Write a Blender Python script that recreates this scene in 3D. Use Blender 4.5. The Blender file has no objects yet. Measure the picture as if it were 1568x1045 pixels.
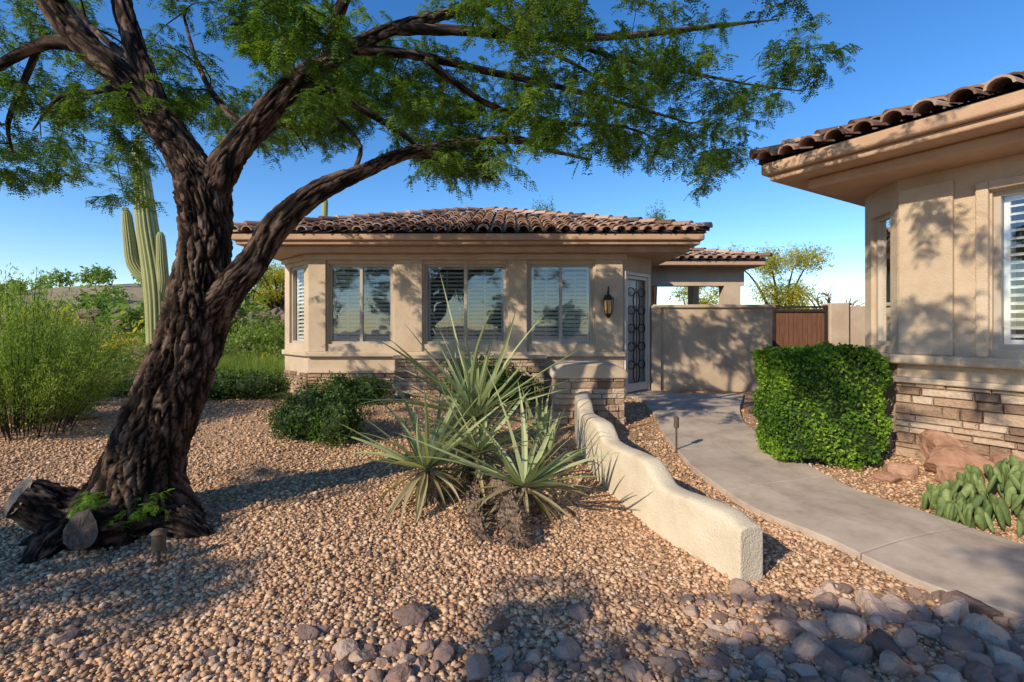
import bpy, math, random, bmesh
import numpy as np
from mathutils import Vector, noise, Matrix
rng=np.random.default_rng(7); random.seed(7)
scene=bpy.context.scene
R=random.uniform
EYE=1.6
def sv(u,v,d):
    """surveyed point: bearing / elevation readings (750 units = 45 deg) and true distance d in metres"""
    return Vector(((u-784)/750*d, d, EYE+(500-v)/750*d))
def ss(a,b,x):
    t=np.clip((x-a)/(b-a),0,1); return t*t*(3-2*t)
def H(x,y):
    x=np.asarray(x,float); y=np.asarray(y,float)
    z=.27*ss(3.5,9,y)+.28*ss(3.8,4.6,x)*ss(9,7,y)*ss(1,3,y)
    z=z+1.0*ss(9,20,y)*ss(-4.8,-8,x)+2.5*ss(20,80,y)
    z=z+4.2*np.exp(-((x+48)/20)**2-((y-62)/14)**2)
    z=z+.02*np.sin(x*1.7+.5)*np.sin(y*1.3)+.012*np.sin(x*4.1+y*2.3)+.01*np.sin(y*5.1-x*1.9)
    return z
def h(x,y): return float(H(x,y))
# ---------------------------------------------------------------- materials
def newmat(name):
    m=bpy.data.materials.new(name); m.use_nodes=True
    nt=m.node_tree; b=nt.nodes['Principled BSDF']; return m,nt,b
def N(nt,t,**k):
    n=nt.nodes.new(t)
    for a,v in k.items(): setattr(n,a,v)
    return n
def ramp(nt,fac,cols):
    r=N(nt,'ShaderNodeValToRGB'); e=r.color_ramp.elements
    while len(e)<len(cols): e.new(.5)
    for i,(p,c) in enumerate(cols):
        e[i].position=p; e[i].color=(*c,1)
    nt.links.new(fac,r.inputs[0]); return r.outputs[0]
def pmat(name,cols,scale=5,rough=.85,bump=.3,bscale=60,attr=None,amix=.6,bdist=.01,spec=.25,stretch=(1,1,1),mottle=None):
    m,nt,b=newmat(name); L=nt.links
    tc=N(nt,'ShaderNodeTexCoord'); mp=N(nt,'ShaderNodeMapping'); mp.inputs['Scale'].default_value=stretch
    L.new(tc.outputs['Object'],mp.inputs[0])
    no=N(nt,'ShaderNodeTexNoise'); no.inputs['Scale'].default_value=scale; no.inputs['Detail'].default_value=6; no.inputs['Roughness'].default_value=.65
    L.new(mp.outputs[0],no.inputs['Vector']); fac=no.outputs['Fac']
    if attr:
        at=N(nt,'ShaderNodeAttribute',attribute_name=attr)
        mx=N(nt,'ShaderNodeMix'); mx.inputs[0].default_value=amix
        L.new(fac,mx.inputs[2]); L.new(at.outputs['Fac'],mx.inputs[3]); fac=mx.outputs[0]
    col=ramp(nt,fac,cols)
    L.new(col,b.inputs['Base Color'])
    b.inputs['Roughness'].default_value=rough; b.inputs['Specular IOR Level'].default_value=spec
    if bump:
        n2=N(nt,'ShaderNodeTexNoise'); n2.inputs['Scale'].default_value=bscale; n2.inputs['Detail'].default_value=5
        L.new(mp.outputs[0],n2.inputs['Vector'])
        bp=N(nt,'ShaderNodeBump'); bp.inputs['Strength'].default_value=bump; bp.inputs['Distance'].default_value=bdist
        L.new(n2.outputs['Fac'],bp.inputs['Height']); L.new(bp.outputs[0],b.inputs['Normal'])
    return m
def leafmat(name,c0,c1,c2,tr=.35):
    m,nt,b=newmat(name); L=nt.links
    at=N(nt,'ShaderNodeAttribute',attribute_name='rnd')
    col=ramp(nt,at.outputs['Fac'],[(0,c0),(.5,c1),(1,c2)])
    b.inputs['Roughness'].default_value=.55; b.inputs['Specular IOR Level'].default_value=.25
    L.new(col,b.inputs['Base Color'])
    t=N(nt,'ShaderNodeBsdfTranslucent'); 
    g=N(nt,'ShaderNodeMix',data_type='RGBA',blend_type='MULTIPLY'); g.inputs[0].default_value=1
    g.inputs[7].default_value=(1.5,1.6,.6,1); L.new(col,g.inputs[6]); L.new(g.outputs[2],t.inputs[0])
    ms=N(nt,'ShaderNodeMixShader'); ms.inputs[0].default_value=tr
    L.new(b.outputs[0],ms.inputs[1]); L.new(t.outputs[0],ms.inputs[2])
    L.new(ms.outputs[0],nt.nodes['Material Output'].inputs['Surface'])
    return m
STUCCO=pmat('stucco',[(.3,(.49,.37,.255)),(.55,(.585,.455,.325)),(.75,(.65,.52,.385))],scale=2.2,rough=.95,bump=.7,bscale=80,bdist=.016)
TRIM=pmat('stucco_trim',[(.3,(.46,.29,.185)),(.6,(.54,.36,.24)),(.8,(.60,.41,.29))],scale=3,rough=.9,bump=.5,bscale=80)
CREAM=pmat('cream_stucco',[(.25,(.56,.46,.32)),(.5,(.66,.56,.41)),(.75,(.72,.63,.49))],scale=4,rough=.95,bump=.7,bscale=70,bdist=.014)
STONE=pmat('ledge_stone',[(.2,(.22,.14,.095)),(.42,(.40,.27,.18)),(.6,(.50,.36,.25)),(.8,(.56,.44,.33))],scale=9,rough=.9,bump=.9,bscale=35,attr='rnd',amix=.6,bdist=.025)
TILE=pmat('clay_tile',[(.2,(.12,.07,.05)),(.4,(.27,.155,.105)),(.6,(.42,.255,.175)),(.8,(.52,.38,.29))],scale=14,rough=.85,bump=.5,bscale=50,attr='rnd',amix=.65)
MORTAR=pmat('roof_underlay',[(.3,(.06,.045,.04)),(.7,(.13,.10,.085))],scale=8)
CONC=pmat('concrete',[(.3,(.35,.28,.215)),(.5,(.47,.38,.30)),(.72,(.57,.47,.375))],scale=3.5,rough=.9,bump=.4,bscale=150,bdist=.005)
BRONZE=pmat('bronze',[(.3,(.07,.05,.035)),(.7,(.14,.10,.07))],scale=10,rough=.5,bump=.1)
IRON=pmat('iron',[(.3,(.03,.022,.018)),(.7,(.055,.04,.03))],scale=10,rough=.5,bump=.1)
DARK=pmat('interior_dark',[(.3,(.06,.06,.06)),(.7,(.11,.105,.10))],scale=3,bump=0)
WHITE=pmat('shutter_paint',[(.3,(.78,.77,.74)),(.7,(.83,.82,.79))],scale=3,rough=.5,bump=0)
DOORP=pmat('door_paint',[(.3,(.62,.56,.48)),(.7,(.70,.64,.56))],scale=3,rough=.5,bump=0)
FROST=pmat('frosted_door_glass',[(.3,(.36,.34,.31)),(.7,(.52,.50,.46))],scale=5,rough=.25,bump=.2,bscale=30,spec=.5)
TANP=pmat('window_frame_paint',[(.3,(.42,.35,.28)),(.7,(.49,.42,.34))],scale=3,rough=.5,bump=0)
WOOD=pmat('gate_wood',[(.3,(.13,.055,.03)),(.7,(.24,.115,.065))],scale=4,rough=.7,bump=.4,stretch=(6,6,.7))
CUT=pmat('cut_wood',[(.3,(.05,.035,.025)),(.5,(.11,.08,.06)),(.75,(.19,.145,.11))],scale=14,rough=.9,bump=.9,bscale=50,bdist=.02)
PALE=pmat('weathered_wood',[(.3,(.16,.12,.085)),(.5,(.30,.23,.17)),(.75,(.44,.36,.28))],scale=9,rough=.9,bump=.9,bscale=40,stretch=(1,1,4),bdist=.02)
SHAG=pmat('shaggy_bark',[(.3,(.14,.09,.065)),(.5,(.30,.205,.145)),(.75,(.50,.38,.28))],scale=9,rough=.95,bump=1,bscale=40,stretch=(3,3,.6),bdist=.03)
ROCK=pmat('rock',[(.15,(.14,.095,.08)),(.4,(.28,.185,.145)),(.6,(.40,.275,.21)),(.85,(.52,.39,.30))],scale=7,rough=.85,bump=.9,bscale=28,attr='rnd',amix=.6,bdist=.02)
REDROCK=pmat('red_rock',[(.25,(.24,.12,.075)),(.5,(.40,.22,.14)),(.75,(.50,.32,.22))],scale=5,rough=.9,bump=.9,bscale=20,bdist=.03)
def gravel_ground():
    m,nt,b=newmat('gravel_ground'); L=nt.links
    tc=N(nt,'ShaderNodeTexCoord')
    v=N(nt,'ShaderNodeTexVoronoi'); v.inputs['Scale'].default_value=44; L.new(tc.outputs['Object'],v.inputs['Vector'])
    sep=N(nt,'ShaderNodeSeparateColor'); L.new(v.outputs['Color'],sep.inputs[0])
    c=ramp(nt,sep.outputs[0],[(0,(.28,.16,.095)),(.3,(.48,.285,.165)),(.65,(.62,.395,.235)),(1,(.68,.50,.35))])
    e=ramp(nt,v.outputs['Distance'],[(.3,(1,1,1)),(.8,(.45,.4,.35))])
    mx=N(nt,'ShaderNodeMix',data_type='RGBA',blend_type='MULTIPLY'); mx.inputs[0].default_value=.8
    L.new(c,mx.inputs[6]); L.new(e,mx.inputs[7])
    big=N(nt,'ShaderNodeTexNoise'); big.inputs['Scale'].default_value=.5; big.inputs['Detail'].default_value=4; L.new(tc.outputs['Object'],big.inputs['Vector'])
    sx=N(nt,'ShaderNodeSeparateXYZ'); L.new(tc.outputs['Object'],sx.inputs[0])
    mr=N(nt,'ShaderNodeMapRange'); mr.inputs[1].default_value=11; mr.inputs[2].default_value=18; L.new(sx.outputs[1],mr.inputs[0])
    soil=ramp(nt,big.outputs['Fac'],[(.3,(.24,.20,.11)),(.5,(.38,.28,.18)),(.7,(.28,.27,.13))])
    m2=N(nt,'ShaderNodeMix',data_type='RGBA'); L.new(mr.outputs[0],m2.inputs[0]); L.new(mx.outputs[2],m2.inputs[6]); L.new(soil,m2.inputs[7])
    L.new(m2.outputs[2],b.inputs['Base Color']); b.inputs['Roughness'].default_value=.95; b.inputs['Specular IOR Level'].default_value=.15
    bp=N(nt,'ShaderNodeBump',invert=True); bp.inputs['Strength'].default_value=1; bp.inputs['Distance'].default_value=.016
    L.new(v.outputs['Distance'],bp.inputs['Height']); L.new(bp.outputs[0],b.inputs['Normal'])
    return m
GROUND=gravel_ground()
PEB=pmat('gravel_stone',[(.08,(.24,.145,.10)),(.3,(.48,.285,.165)),(.62,(.63,.40,.235)),(.92,(.70,.52,.36))],scale=30,rough=.88,bump=.4,bscale=120,attr='rnd',amix=.8,bdist=.004,spec=.15)
def barkmat():
    m,nt,b=newmat('mesquite_bark'); L=nt.links
    at=N(nt,'ShaderNodeAttribute',attribute_name='rnd')
    tc=N(nt,'ShaderNodeTexCoord')
    no=N(nt,'ShaderNodeTexNoise'); no.inputs['Scale'].default_value=34; no.inputs['Detail'].default_value=9; no.inputs['Roughness'].default_value=.8; L.new(tc.outputs['Object'],no.inputs['Vector'])
    mx=N(nt,'ShaderNodeMix'); mx.inputs[0].default_value=.34; L.new(at.outputs['Fac'],mx.inputs[2]); L.new(no.outputs['Fac'],mx.inputs[3])
    c=ramp(nt,mx.outputs[0],[(.22,(.009,.006,.005)),(.44,(.05,.03,.022)),(.62,(.14,.09,.064)),(.84,(.31,.22,.165))])
    L.new(c,b.inputs['Base Color']); b.inputs['Roughness'].default_value=.9; b.inputs['Specular IOR Level'].default_value=.2
    bp=N(nt,'ShaderNodeBump'); bp.inputs['Strength'].default_value=1; bp.inputs['Distance'].default_value=.035
    L.new(no.outputs['Fac'],bp.inputs['Height']); L.new(bp.outputs[0],b.inputs['Normal'])
    return m
BARK=barkmat()
def glassmat():
    m,nt,b=newmat('window_glass'); L=nt.links
    nt.nodes.remove(b)
    g=N(nt,'ShaderNodeBsdfGlossy'); g.inputs['Roughness'].default_value=.01; g.inputs['Color'].default_value=(.9,.95,1,1)
    t=N(nt,'ShaderNodeBsdfTransparent'); t.inputs['Color'].default_value=(.94,.96,.96,1)
    lw=N(nt,'ShaderNodeFresnel'); lw.inputs['IOR'].default_value=1.5
    ad=N(nt,'ShaderNodeMath',operation='ADD'); ad.inputs[1].default_value=.09; L.new(lw.outputs[0],ad.inputs[0])
    tc=N(nt,'ShaderNodeTexCoord'); no=N(nt,'ShaderNodeTexNoise'); no.inputs['Scale'].default_value=1.6; L.new(tc.outputs['Object'],no.inputs[0])
    bp=N(nt,'ShaderNodeBump'); bp.inputs['Strength'].default_value=.12; bp.inputs['Distance'].default_value=.05; L.new(no.outputs['Fac'],bp.inputs['Height']); L.new(bp.outputs[0],g.inputs['Normal'])
    ms=N(nt,'ShaderNodeMixShader'); L.new(ad.outputs[0],ms.inputs[0]); L.new(t.outputs[0],ms.inputs[1]); L.new(g.outputs[0],ms.inputs[2])
    L.new(ms.outputs[0],nt.nodes['Material Output'].inputs['Surface']); return m
GLASS=glassmat()
L_MESQ=leafmat('mesquite_leaf',(.035,.075,.012),(.085,.155,.024),(.22,.30,.05),.42)
L_HEDGE=leafmat('hedge_leaf',(.04,.10,.012),(.12,.24,.02),(.28,.42,.04),.3)
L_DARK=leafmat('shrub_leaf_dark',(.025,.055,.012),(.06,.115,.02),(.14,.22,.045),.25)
L_SAGE=leafmat('shrub_leaf_sage',(.08,.13,.025),(.16,.24,.045),(.31,.39,.10),.4)
L_YEL=leafmat('shrub_leaf_yellow',(.26,.25,.03),(.46,.41,.05),(.66,.58,.08),.4)
L_DRY=leafmat('dry_brush',(.16,.13,.07),(.30,.25,.14),(.42,.36,.22),.3)
L_YUC=leafmat('yucca_blade',(.19,.23,.10),(.34,.39,.19),(.50,.53,.30),.2)
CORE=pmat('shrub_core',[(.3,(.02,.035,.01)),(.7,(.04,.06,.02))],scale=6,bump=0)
SAG=pmat('saguaro_skin',[(.3,(.18,.20,.075)),(.6,(.30,.31,.12)),(.8,(.44,.41,.19))],scale=3,rough=.7,bump=.3,attr='rnd',amix=.6)
PADM=pmat('prickly_pad',[(.3,(.09,.13,.04)),(.6,(.16,.22,.07)),(.8,(.28,.33,.14))],scale=18,rough=.6,bump=.6,bscale=60,attr='rnd',amix=.4)
# ---------------------------------------------------------------- mesh helpers
def empty(name,loc=(0,0,0)):
    e=bpy.data.objects.new(name,None); e.location=loc; e.empty_display_size=.3; scene.collection.objects.link(e); return e
def npmesh(name,V,F,mat,parent=None,rnd=None,smooth=False):
    V=np.asarray(V,np.float32).reshape(-1,3); F=np.asarray(F,np.int32); M,k=F.shape
    me=bpy.data.meshes.new(name); me.vertices.add(len(V)); me.vertices.foreach_set('co',V.ravel())
    me.loops.add(M*k); me.loops.foreach_set('vertex_index',F.ravel()); me.polygons.add(M)
    me.polygons.foreach_set('loop_start',np.arange(0,M*k,k,dtype=np.int32))
    me.update(calc_edges=True)
    if smooth: me.polygons.foreach_set('use_smooth',np.ones(M,bool))
    if rnd is not None:
        a=me.attributes.new('rnd','FLOAT','POINT'); a.data.foreach_set('value',np.asarray(rnd,np.float32))
    me.materials.append(mat); o=bpy.data.objects.new(name,me); scene.collection.objects.link(o)
    if parent: o.parent=parent
    return o
class MB:
    def __init__(s): s.v=[];s.f=[];s.r=[]
    def add(s,vs,fs,r=.5):
        b=len(s.v); s.v+= [tuple(v) for v in vs]; s.f+=[tuple(i+b for i in f) for f in fs]
        s.r+= list(r) if hasattr(r,'__len__') else [r]*len(vs)
    def build(s,name,mat,parent=None,smooth=False,bevel=0):
        me=bpy.data.meshes.new(name); me.from_pydata(s.v,[],s.f); me.update()
        a=me.attributes.new('rnd','FLOAT','POINT'); a.data.foreach_set('value',np.array(s.r,np.float32))
        bm=bmesh.new(); bm.from_mesh(me); bmesh.ops.recalc_face_normals(bm,faces=bm.faces); bm.to_mesh(me); bm.free()
        if smooth:
            for p in me.polygons: p.use_smooth=True
        me.materials.append(mat); o=bpy.data.objects.new(name,me); scene.collection.objects.link(o)
        if parent is not None:
            o.parent=parent
            if parent.get('world'): o.matrix_parent_inverse=Matrix.Translation(-parent.location)
        if bevel:
            m=o.modifiers.new('b','BEVEL'); m.width=bevel; m.segments=3; m.limit_method='ANGLE'
        return o
def wempty(name,loc):
    e=empty(name,loc); e['world']=1; return e
class Fr:
    def __init__(s,o,d):
        s.o=Vector((o[0],o[1],0)); s.d=Vector((d[0],d[1],0)).normalized(); s.n=Vector((-s.d.y,s.d.x,0))
    def p(s,a,b,z): 
        q=s.o+s.d*a+s.n*b; return Vector((q.x,q.y,z))
BF=[(0,3,2,1),(4,5,6,7),(0,1,5,4),(1,2,6,5),(2,3,7,6),(3,0,4,7)]
def lbox(mb,fr,x0,x1,y0,y1,z0,z1,r=.5):
    mb.add([fr.p(x0,y0,z0),fr.p(x1,y0,z0),fr.p(x1,y1,z0),fr.p(x0,y1,z0),fr.p(x0,y0,z1),fr.p(x1,y0,z1),fr.p(x1,y1,z1),fr.p(x0,y1,z1)],BF,r)
W0=Fr((0,0),(1,0))
def box1(name,fr,x0,x1,y0,y1,z0,z1,mat,parent,bevel=0):
    m=MB(); lbox(m,fr,x0,x1,y0,y1,z0,z1); return m.build(name,mat,parent,bevel=bevel)
def catmull(P,step):
    P=[Vector(p) for p in P]; Q=[P[0]*2-P[1]]+P+[P[-1]*2-P[-2]]; out=[];tt=[]
    for i in range(1,len(Q)-2):
        n=max(2,int((Q[i+1]-Q[i]).length/step))
        for k in range(n):
            t=k/n; a,b,c,d=Q[i-1],Q[i],Q[i+1],Q[i+2]
            out.append(.5*((2*b)+(c-a)*t+(2*a-5*b+4*c-d)*t*t+(3*b-a-3*c+d)*t**3)); tt.append(i-1+t)
    out.append(P[-1]); tt.append(len(P)-1.0); return out,tt
def tube(mb,P,rad,sides=8,step=.1,fn=None,cap=True,rr=.5):
    pts,tt=catmull(P,step); rs=[]
    for t in tt:
        i=min(int(t),len(rad)-2); f=t-i; rs.append(rad[i]*(1-f)+rad[i+1]*f)
    T=(pts[1]-pts[0]).normalized(); up=Vector((1,0,0)) if abs(T.x)<.8 else Vector((0,1,0))
    a=(up-T*up.dot(T)).normalized(); V=[];A=[];s=0
    for i,p in enumerate(pts):
        if i: s+=(p-pts[i-1]).length
        T=((pts[min(i+1,len(pts)-1)]-pts[max(i-1,0)])).normalized()
        a=(a-T*a.dot(T)).normalized(); b=T.cross(a)
        for k in range(sides):
            th=2*math.pi*k/sides; c,sn=math.cos(th),math.sin(th); r=rs[i]; at=rr
            if fn: r,at=fn(th,c,sn,s,r,p)
            V.append(p+(a*c+b*sn)*r); A.append(at)
    F=[]
    n=len(pts)
    for i in range(n-1):
        for k in range(sides):
            k2=(k+1)%sides; F.append((i*sides+k,i*sides+k2,(i+1)*sides+k2,(i+1)*sides+k))
    if cap:
        F.append(tuple(range((n-1)*sides,n*sides))); F.append(tuple(range(sides-1,-1,-1)))
    mb.add(V,F,A); return pts,rs
def ico(sub):
    bm=bmesh.new(); bmesh.ops.create_icosphere(bm,subdivisions=sub,radius=1); 
    V=np.array([v.co[:] for v in bm.verts]); F=np.array([[v.index for v in f.verts] for f in bm.faces]); bm.free(); return V,F
# ---------------------------------------------------------------- world, sun, camera
sun_el=math.radians(30); sun_az=math.radians(226)
w=bpy.data.worlds.new('World'); scene.world=w; w.use_nodes=True
nt=w.node_tree; bg=nt.nodes['Background']; sky=nt.nodes.new('ShaderNodeTexSky'); sky.sky_type='NISHITA'
sky.sun_disc=False; sky.sun_elevation=sun_el; sky.sun_rotation=sun_az; sky.air_density=1.1; sky.dust_density=.15; sky.ozone_density=3.5; sky.altitude=700
hs=nt.nodes.new('ShaderNodeHueSaturation'); hs.inputs['Hue'].default_value=.506; hs.inputs['Saturation'].default_value=1.27; hs.inputs['Value'].default_value=1.36
nt.links.new(sky.outputs[0],hs.inputs['Color']); nt.links.new(hs.outputs[0],bg.inputs[0]); bg.inputs[1].default_value=.145
sd=Vector((-math.sin(sun_az)*math.cos(sun_el),-math.cos(sun_az)*math.cos(sun_el),-math.sin(sun_el)))
ld=bpy.data.lights.new('sun','SUN'); ld.energy=5; ld.angle=math.radians(.5); ld.color=(1,.87,.68)
lo=bpy.data.objects.new('sun',ld); lo.rotation_euler=sd.to_track_quat('-Z','Y').to_euler(); scene.collection.objects.link(lo)
cd=bpy.data.cameras.new('camera'); cam=bpy.data.objects.new('camera',cd); scene.collection.objects.link(cam)
cam.location=(0,0,EYE); cam.rotation_euler=(math.radians(90),0,0); cd.sensor_width=36; cd.lens=17.22; cd.shift_y=-.0143; cd.clip_end=2000; cd.clip_start=.05
scene.camera=cam
scene.view_settings.view_transform='Standard'; scene.view_settings.look='None'; scene.view_settings.exposure=0
# ---------------------------------------------------------------- ground
def lines(a,b,st,far0,far1):
    L=list(np.arange(a,b+1e-6,st)); x=L[-1]; s=st
    while x<far1: s*=1.25; x+=s; L.append(x)
    x=L[0]; s=st
    while x>far0: s*=1.25; x-=s; L.insert(0,x)
    return np.array(L)
gx=lines(-9,7,.12,-600,600); gy=lines(0,14,.12,-300,900)
X,Y=np.meshgrid(gx,gy); Z=H(X,Y); nx,ny=len(gx),len(gy)
idx=np.arange(nx*ny).reshape(ny,nx)
F=np.stack([idx[:-1,:-1],idx[:-1,1:],idx[1:,1:],idx[1:,:-1]],-1).reshape(-1,4)
npmesh('ground',np.stack([X,Y,Z],-1),F,GROUND,smooth=True)
# ---------------------------------------------------------------- path
PL=[(5.2,1.0),(3.9,1.75),(2.75,2.6),(2.29,3.53),(1.96,4.6),(1.95,5.9),(2.15,7.5),(2.3,9.3)]
PR=[(6.6,2.0),(5.2,2.55),(3.9,3.35),(3.35,4.3),(3.17,5.2),(3.2,6.3),(3.5,7.5),(4.4,9.3)]
def resam(P,n):
    p,_=catmull([(a,b,0) for a,b in P],.03); p=np.array([q[:2] for q in p]); s=np.r_[0,np.cumsum(np.linalg.norm(np.diff(p,axis=0),axis=1))]
    t=np.linspace(0,s[-1],n); return np.stack([np.interp(t,s,p[:,0]),np.interp(t,s,p[:,1])],1)
NP=150; pl=resam(PL,NP); pr=resam(PR,NP)
mb=MB()
for s0 in range(0,NP-1,19):
    s1=min(s0+19,NP-1); V=[];n=0
    for i in range(s0,s1+1):
        A,B=pl[i].copy(),pr[i].copy()
        if i==s0 and i>0: A=A*.86+pl[i+1]*.14; B=B*.86+pr[i+1]*.14
        for q in (0,.33,.67,1):
            p=A*(1-q)+B*q; V.append((p[0],p[1],h(p[0],p[1])+.055))
        V.insert(len(V)-4,(A[0],A[1],h(A[0],A[1])-.1)); V.append((B[0],B[1],h(B[0],B[1])-.1)); n+=1
    F=[]
    for i in range(n-1):
        for k in range(5): F.append((i*6+k,i*6+k+1,i*6+7+k,i*6+6+k))
    F.append(tuple(range(6))); F.append(tuple((n-1)*6+5-k for k in range(6)))
    mb.add(V,F)
mb.build('concrete_path',CONC,bevel=.008)
poly=np.vstack([pl,pr[::-1]])
def inpath(x,y):
    x=np.asarray(x);y=np.asarray(y); c=np.zeros(x.shape,bool); n=len(poly)
    for i in range(n):
        x1,y1=poly[i];x2,y2=poly[(i+1)%n]
        if y1==y2: continue
        k=((y1>y)!=(y2>y))&(x<(x2-x1)*(y-y1)/(y2-y1)+x1); c^=k
    return c
# ---------------------------------------------------------------- gravel stones
iv,iF=ico(1)
def pebbles(n,xr,yr,smin,smax,sq=1.0):
    x=rng.uniform(*xr,n); y=rng.uniform(*yr,n); k=~inpath(x,y)
    k&=~((x>2.5)&(y>8.2)); k&=(np.abs(x)<y*1.15+.3)
    x=x[k];y=y[k];n=len(x); s=rng.uniform(smin,smax,n)*rng.choice([.7,1,1,1.35],n)
    sc=np.stack([s*rng.uniform(.8,1.4,n),s*rng.uniform(.8,1.2,n),s*rng.uniform(.4,.8,n)],1)
    base=iv[None]*(1+rng.uniform(-.3,.3,(n,len(iv),1)))*sc[:,None]
    a=rng.uniform(0,6.28,n); t=rng.uniform(-.6,.6,n)
    ca,sa,ct,st=np.cos(a),np.sin(a),np.cos(t),np.sin(t)
    bx,by,bz=base[...,0],base[...,1],base[...,2]
    by,bz=by*ct[:,None]-bz*st[:,None],by*st[:,None]+bz*ct[:,None]
    bx,by=bx*ca[:,None]-by*sa[:,None],bx*sa[:,None]+by*ca[:,None]
    z=H(x,y)+s*rng.uniform(0,.7,n)
    V=np.stack([bx+x[:,None],by+y[:,None],bz+z[:,None]],-1).reshape(-1,3)
    F=(iF[None]+(np.arange(n)*len(iv))[:,None,None]).reshape(-1,3)
    return V,F,np.repeat(rng.uniform(0,1,n),len(iv))
parts=[pebbles(38000,(-4.5,4.2),(1.9,4.0),.006,.0165),pebbles(22000,(-6.5,5),(4.0,6.3),.008,.018),pebbles(6000,(-8,4),(6.3,9.5),.010,.022)]
V=[];F=[];Q=[];o=0
for v,f,q in parts: V.append(v);F.append(f+o);Q.append(q);o+=len(v)
npmesh('gravel',np.vstack(V),np.vstack(F),PEB,rnd=np.concatenate(Q))
# ---------------------------------------------------------------- rocks
rv,rF=ico(3)
def rockv(c,s,flat=.65,sharp=.35):
    off=np.array([R(-99,99) for _ in range(3)]); sc=np.array([R(.8,1.3),R(.7,1.1),R(.5,.85)*flat/.65])*s; V=[]
    a=R(0,6.28); ca,sa=math.cos(a),math.sin(a)
    planes=[(Vector((R(-1,1),R(-1,1),R(-.6,1))).normalized(),R(.45,.85)) for _ in range(10)]
    for p in rv:
        q=Vector(p)*(1+sharp*.5*noise.noise(Vector(p*1.3+off)))
        for nn,dd in planes:
            e=q.dot(nn)-dd
            if e>0: q=q-nn*e*.95
        n=1+.09*noise.noise(Vector(p*4+off))
        q=Vector((q.x*sc[0],q.y*sc[1],q.z*sc[2]))*n*1.15
        V.append((c[0]+q.x*ca-q.y*sa,c[1]+q.x*sa+q.y*ca,c[2]+q.z))
    return V
RFL=[tuple(f) for f in rF]
mb=MB(); placed=[]
def put(n,xf,yf,s0,s1):
    k=0;tries=0
    while k<n and tries<n*30:
        tries+=1; x=R(*xf);y=R(*yf); s=R(s0,s1)
        if bool(inpath(np.array([x]),np.array([y]))[0]): continue
        if any((x-a)**2+(y-b)**2<((s+c)*.70)**2 for a,b,c in placed): continue
        placed.append((x,y,s)); mb.add(rockv((x,y,h(x,y)+s*.2),s),RFL,R(0,1)); k+=1
put(42,(1.45,3.0),(2.1,2.75),.06,.11)
put(120,(1.0,3.2),(2.0,2.95),.025,.055)
put(34,(-.9,1.4),(2.2,2.42),.035,.07); put(130,(-1.5,1.6),(2.15,2.6),.014,.034)
put(30,(-3,3),(2.4,4),.012,.032)
for (u,v,d,s) in [(632,945,2.70,.10),(885,945,2.70,.06),(940,660,7.0,.06),(100,970,2.5,.05),(1270,915,2.8,.07),(545,720,5.2,.05),(1135,905,2.95,.06),(765,975,2.6,.06),(470,985,2.5,.06)]:
    p=sv(u,v,d); mb.add(rockv((p.x,p.y,h(p.x,p.y)+.02),s),RFL,R(0,.6))
mb.build('river_rocks',ROCK)
def boulder(x,y,s,mat,flat=.6):
    m=MB(); m.add(rockv((x,y,h(x,y)+s*.2),s,flat),RFL,R(.2,.8)); m.build('boulder',mat)
for x,y,s in [(3.95,4.95,.2),(4.3,4.75,.24),(4.15,4.55,.15),(3.75,4.9,.12),(4.5,5.1,.26),(4.55,4.45,.17)]: boulder(x,y,s,REDROCK)
boulder(-7.0,7.4,.38,ROCK,.45); boulder(-6.5,7.5,.2,ROCK,.4); boulder(-5.7,8.6,.22,REDROCK)
# ---------------------------------------------------------------- leaf clouds
def leafquads(C,nrm,size,ratio=.5,jit=1.0):
    n=len(C); a=rng.normal(size=(n,3)); 
    if nrm is not None: nn=nrm+rng.normal(size=(n,3))*jit
    else: nn=rng.normal(size=(n,3))
    nn/=np.linalg.norm(nn,axis=1)[:,None]+1e-9
    a-=nn*(a*nn).sum(1)[:,None]; a/=np.linalg.norm(a,axis=1)[:,None]+1e-9; b=np.cross(nn,a)
    s=(size*rng.uniform(.6,1.3,n))[:,None]
    V=np.stack([C-a*s,C-b*s*ratio+nn*s*.12,C+a*s,C+b*s*ratio+nn*s*.12],1).reshape(-1,3)
    return V,np.arange(4*n).reshape(n,4)
def blobcloud(blobs,n,size,inner=.55,lump=.25,ratio=.5):
    vol=np.array([b[1][0]*b[1][1]+b[1][0]*b[1][2] for b in blobs]); pk=rng.choice(len(blobs),n,p=vol/vol.sum())
    c=np.array([b[0] for b in blobs])[pk]; r=np.array([b[1] for b in blobs])[pk]
    d=rng.normal(size=(n,3)); d/=np.linalg.norm(d,axis=1)[:,None]
    ph=pk*2.3; lm=1+lump*(np.sin(d[:,0]*6+ph)*np.sin(d[:,1]*7+ph*1.7)+.6*np.sin(d[:,2]*9+ph+d[:,0]*5))
    rad=rng.uniform(inner,1,n)**.6*lm
    C=c+d*r*rad[:,None]
    V,F=leafquads(C,d,size,ratio)
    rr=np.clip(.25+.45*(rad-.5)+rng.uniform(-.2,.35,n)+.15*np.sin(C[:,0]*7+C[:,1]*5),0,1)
    return V,F,np.repeat(rr,4)
ico2v,ico2f=ico(2)
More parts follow.
